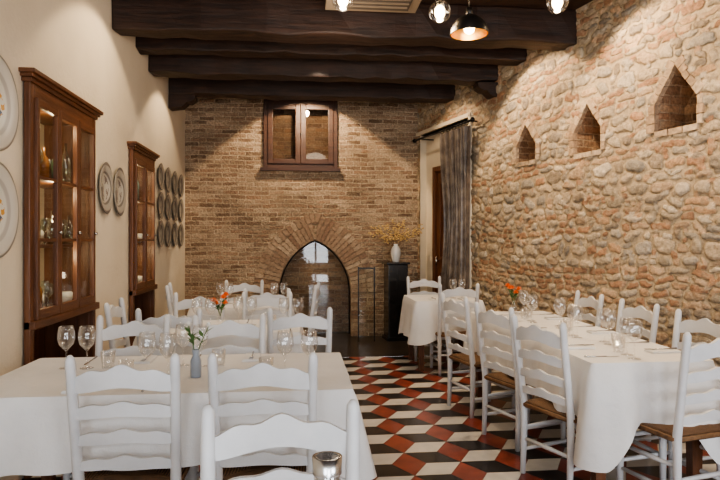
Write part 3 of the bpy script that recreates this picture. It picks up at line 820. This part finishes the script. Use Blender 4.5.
b=B(); b.lathe([(.001,0),(.045,0),(.05,.02),(.05,.12),(.036,.19),(.022,.25),(.022,.285),(.020,.285),(.019,.25),(.033,.19),(.046,.12),(.046,.02),(.001,.012)],0,24)
b.lathe([(.0245,.26),(.025,.288),(.019,.288)],1,20)
b.obj('glass_carafe',[mat_glass('carafe_glass_mat',(.8,.8,.8),.2),STEEL],(.045,1.0,ZT))

# ---------------------------------------------------------------- lights
W=bpy.data.worlds.new('World'); S.world=W; W.use_nodes=True
bg=W.node_tree.nodes['Background']; bg.inputs[0].default_value=(.80,.90,1,1); bg.inputs[1].default_value=2.6
def area(name,loc,tgt,sx,sy,e,col,vis=True):
    l=bpy.data.lights.new(name,'AREA'); l.shape='RECTANGLE'; l.size=sx; l.size_y=sy; l.energy=e; l.color=col
    o=bpy.data.objects.new(name,l); COL.objects.link(o); o.location=loc
    o.rotation_euler=(Vector(tgt)-Vector(loc)).to_track_quat('-Z','Y').to_euler(); return o
def spot(name,loc,tgt,e,ang,blend=.35,col=(1,.76,.50),r=.04):
    l=bpy.data.lights.new(name,'SPOT'); l.energy=e; l.spot_size=math.radians(ang); l.spot_blend=blend; l.color=col; l.shadow_soft_size=r
    o=bpy.data.objects.new(name,l); COL.objects.link(o); o.location=loc
    o.rotation_euler=(Vector(tgt)-Vector(loc)).to_track_quat('-Z','Y').to_euler()
    d=(Vector(tgt)-Vector(loc)).normalized()
    b=B(); b.tube([(0,0,.12),(0,0,.0)],.038,0,14,cap=False); b.lathe([(.001,.02),(.036,.02)],1,14); b.lathe([(.001,.12),(.038,.12)],0,14)
    f=b.obj('ceiling_spotlight',[BMETAL,SPOTM]); f.rotation_euler=(-d).to_track_quat('Z','Y').to_euler(); f.location=Vector(loc)-d*.03
    b2=B(); b2.tube([Vector(loc)-d*.1,(loc[0],loc[1],H)],.008,0,6)
    o2=b2.obj('arm',[BMETAL]); o2.parent=f; o2.matrix_parent_inverse=Matrix.LocRotScale(f.location,f.rotation_euler.to_quaternion(),None).inverted()
for i,(x0,x1,z0,z1) in enumerate(OPEN):
    area('daylight_%d'%i,((x0+x1)/2,YF-.35,(z0+z1)/2),((x0+x1)/2,5,1.2),x1-x0,z1-z0,(60,60,125)[i],(.93,.96,1))
spot('s1',(.1,7.95,3.38),(.1,8.90,2.0),125,108,.12)
spot('s2',(-.9,7.2,3.30),(-1.75,7.2,1.6),42,100,.25)
spot('s3',(1.35,7.2,3.30),(2.1,7.6,1.6),40,110)
spot('s4',(1.65,5.85,3.38),(2.6,5.7,1.6),115,105,.2)
spot('s5',(2.0,4.5,3.38),(3.0,4.3,1.6),120,110,.2)
spot('s6',(-.8,4.95,3.38),(-1.75,5.0,1.6),52,105,.2)
spot('s7',(-.4,4.9,3.35),(-.5,4.9,0),60,100,1,(1,.84,.66))
spot('s8',(2.3,3.0,3.38),(3.4,2.8,1.6),105,110,.2)
spot('s9',(0.2,6.45,3.35),(.1,6.8,0),60,100,1,(1,.84,.66))
for x,y in ((.6,2.0),(.3,5.0)):
    l=bpy.data.lights.new('ambient_fill','POINT'); l.energy=20; l.color=(1,.85,.68); l.shadow_soft_size=.3  # added fill lamp for overall brightness, no bulb hangs here
    o=bpy.data.objects.new('ambient_fill',l); COL.objects.link(o); o.location=(x,y,2.9)
l=bpy.data.lights.new('recess_fill_light','POINT'); l.energy=1.2; l.color=(1,.84,.64); l.shadow_soft_size=.05  # fill lamp added inside the arch so the brick behind the glass shows
o=bpy.data.objects.new('recess_fill_light',l); COL.objects.link(o); o.location=(ARX,YB+.20,.9)
for y0,y1,zt in CAB:
    for z in (zt-.16,1.72,1.28):
        l=bpy.data.lights.new('cabinet_light','POINT'); l.energy=3.4; l.color=(1,.82,.5); l.shadow_soft_size=.03
        o=bpy.data.objects.new('cabinet_light',l); COL.objects.link(o); o.location=(XL-.05,(y0+y1)/2,z)

# ---------------------------------------------------------------- camera
cam=bpy.data.cameras.new('cam'); cam.lens=30; cam.sensor_width=36
co=bpy.data.objects.new('camera',cam); COL.objects.link(co); co.location=(0,0,1.4)
co.rotation_euler=(math.radians(90),0,-math.atan(.1))
S.camera=co
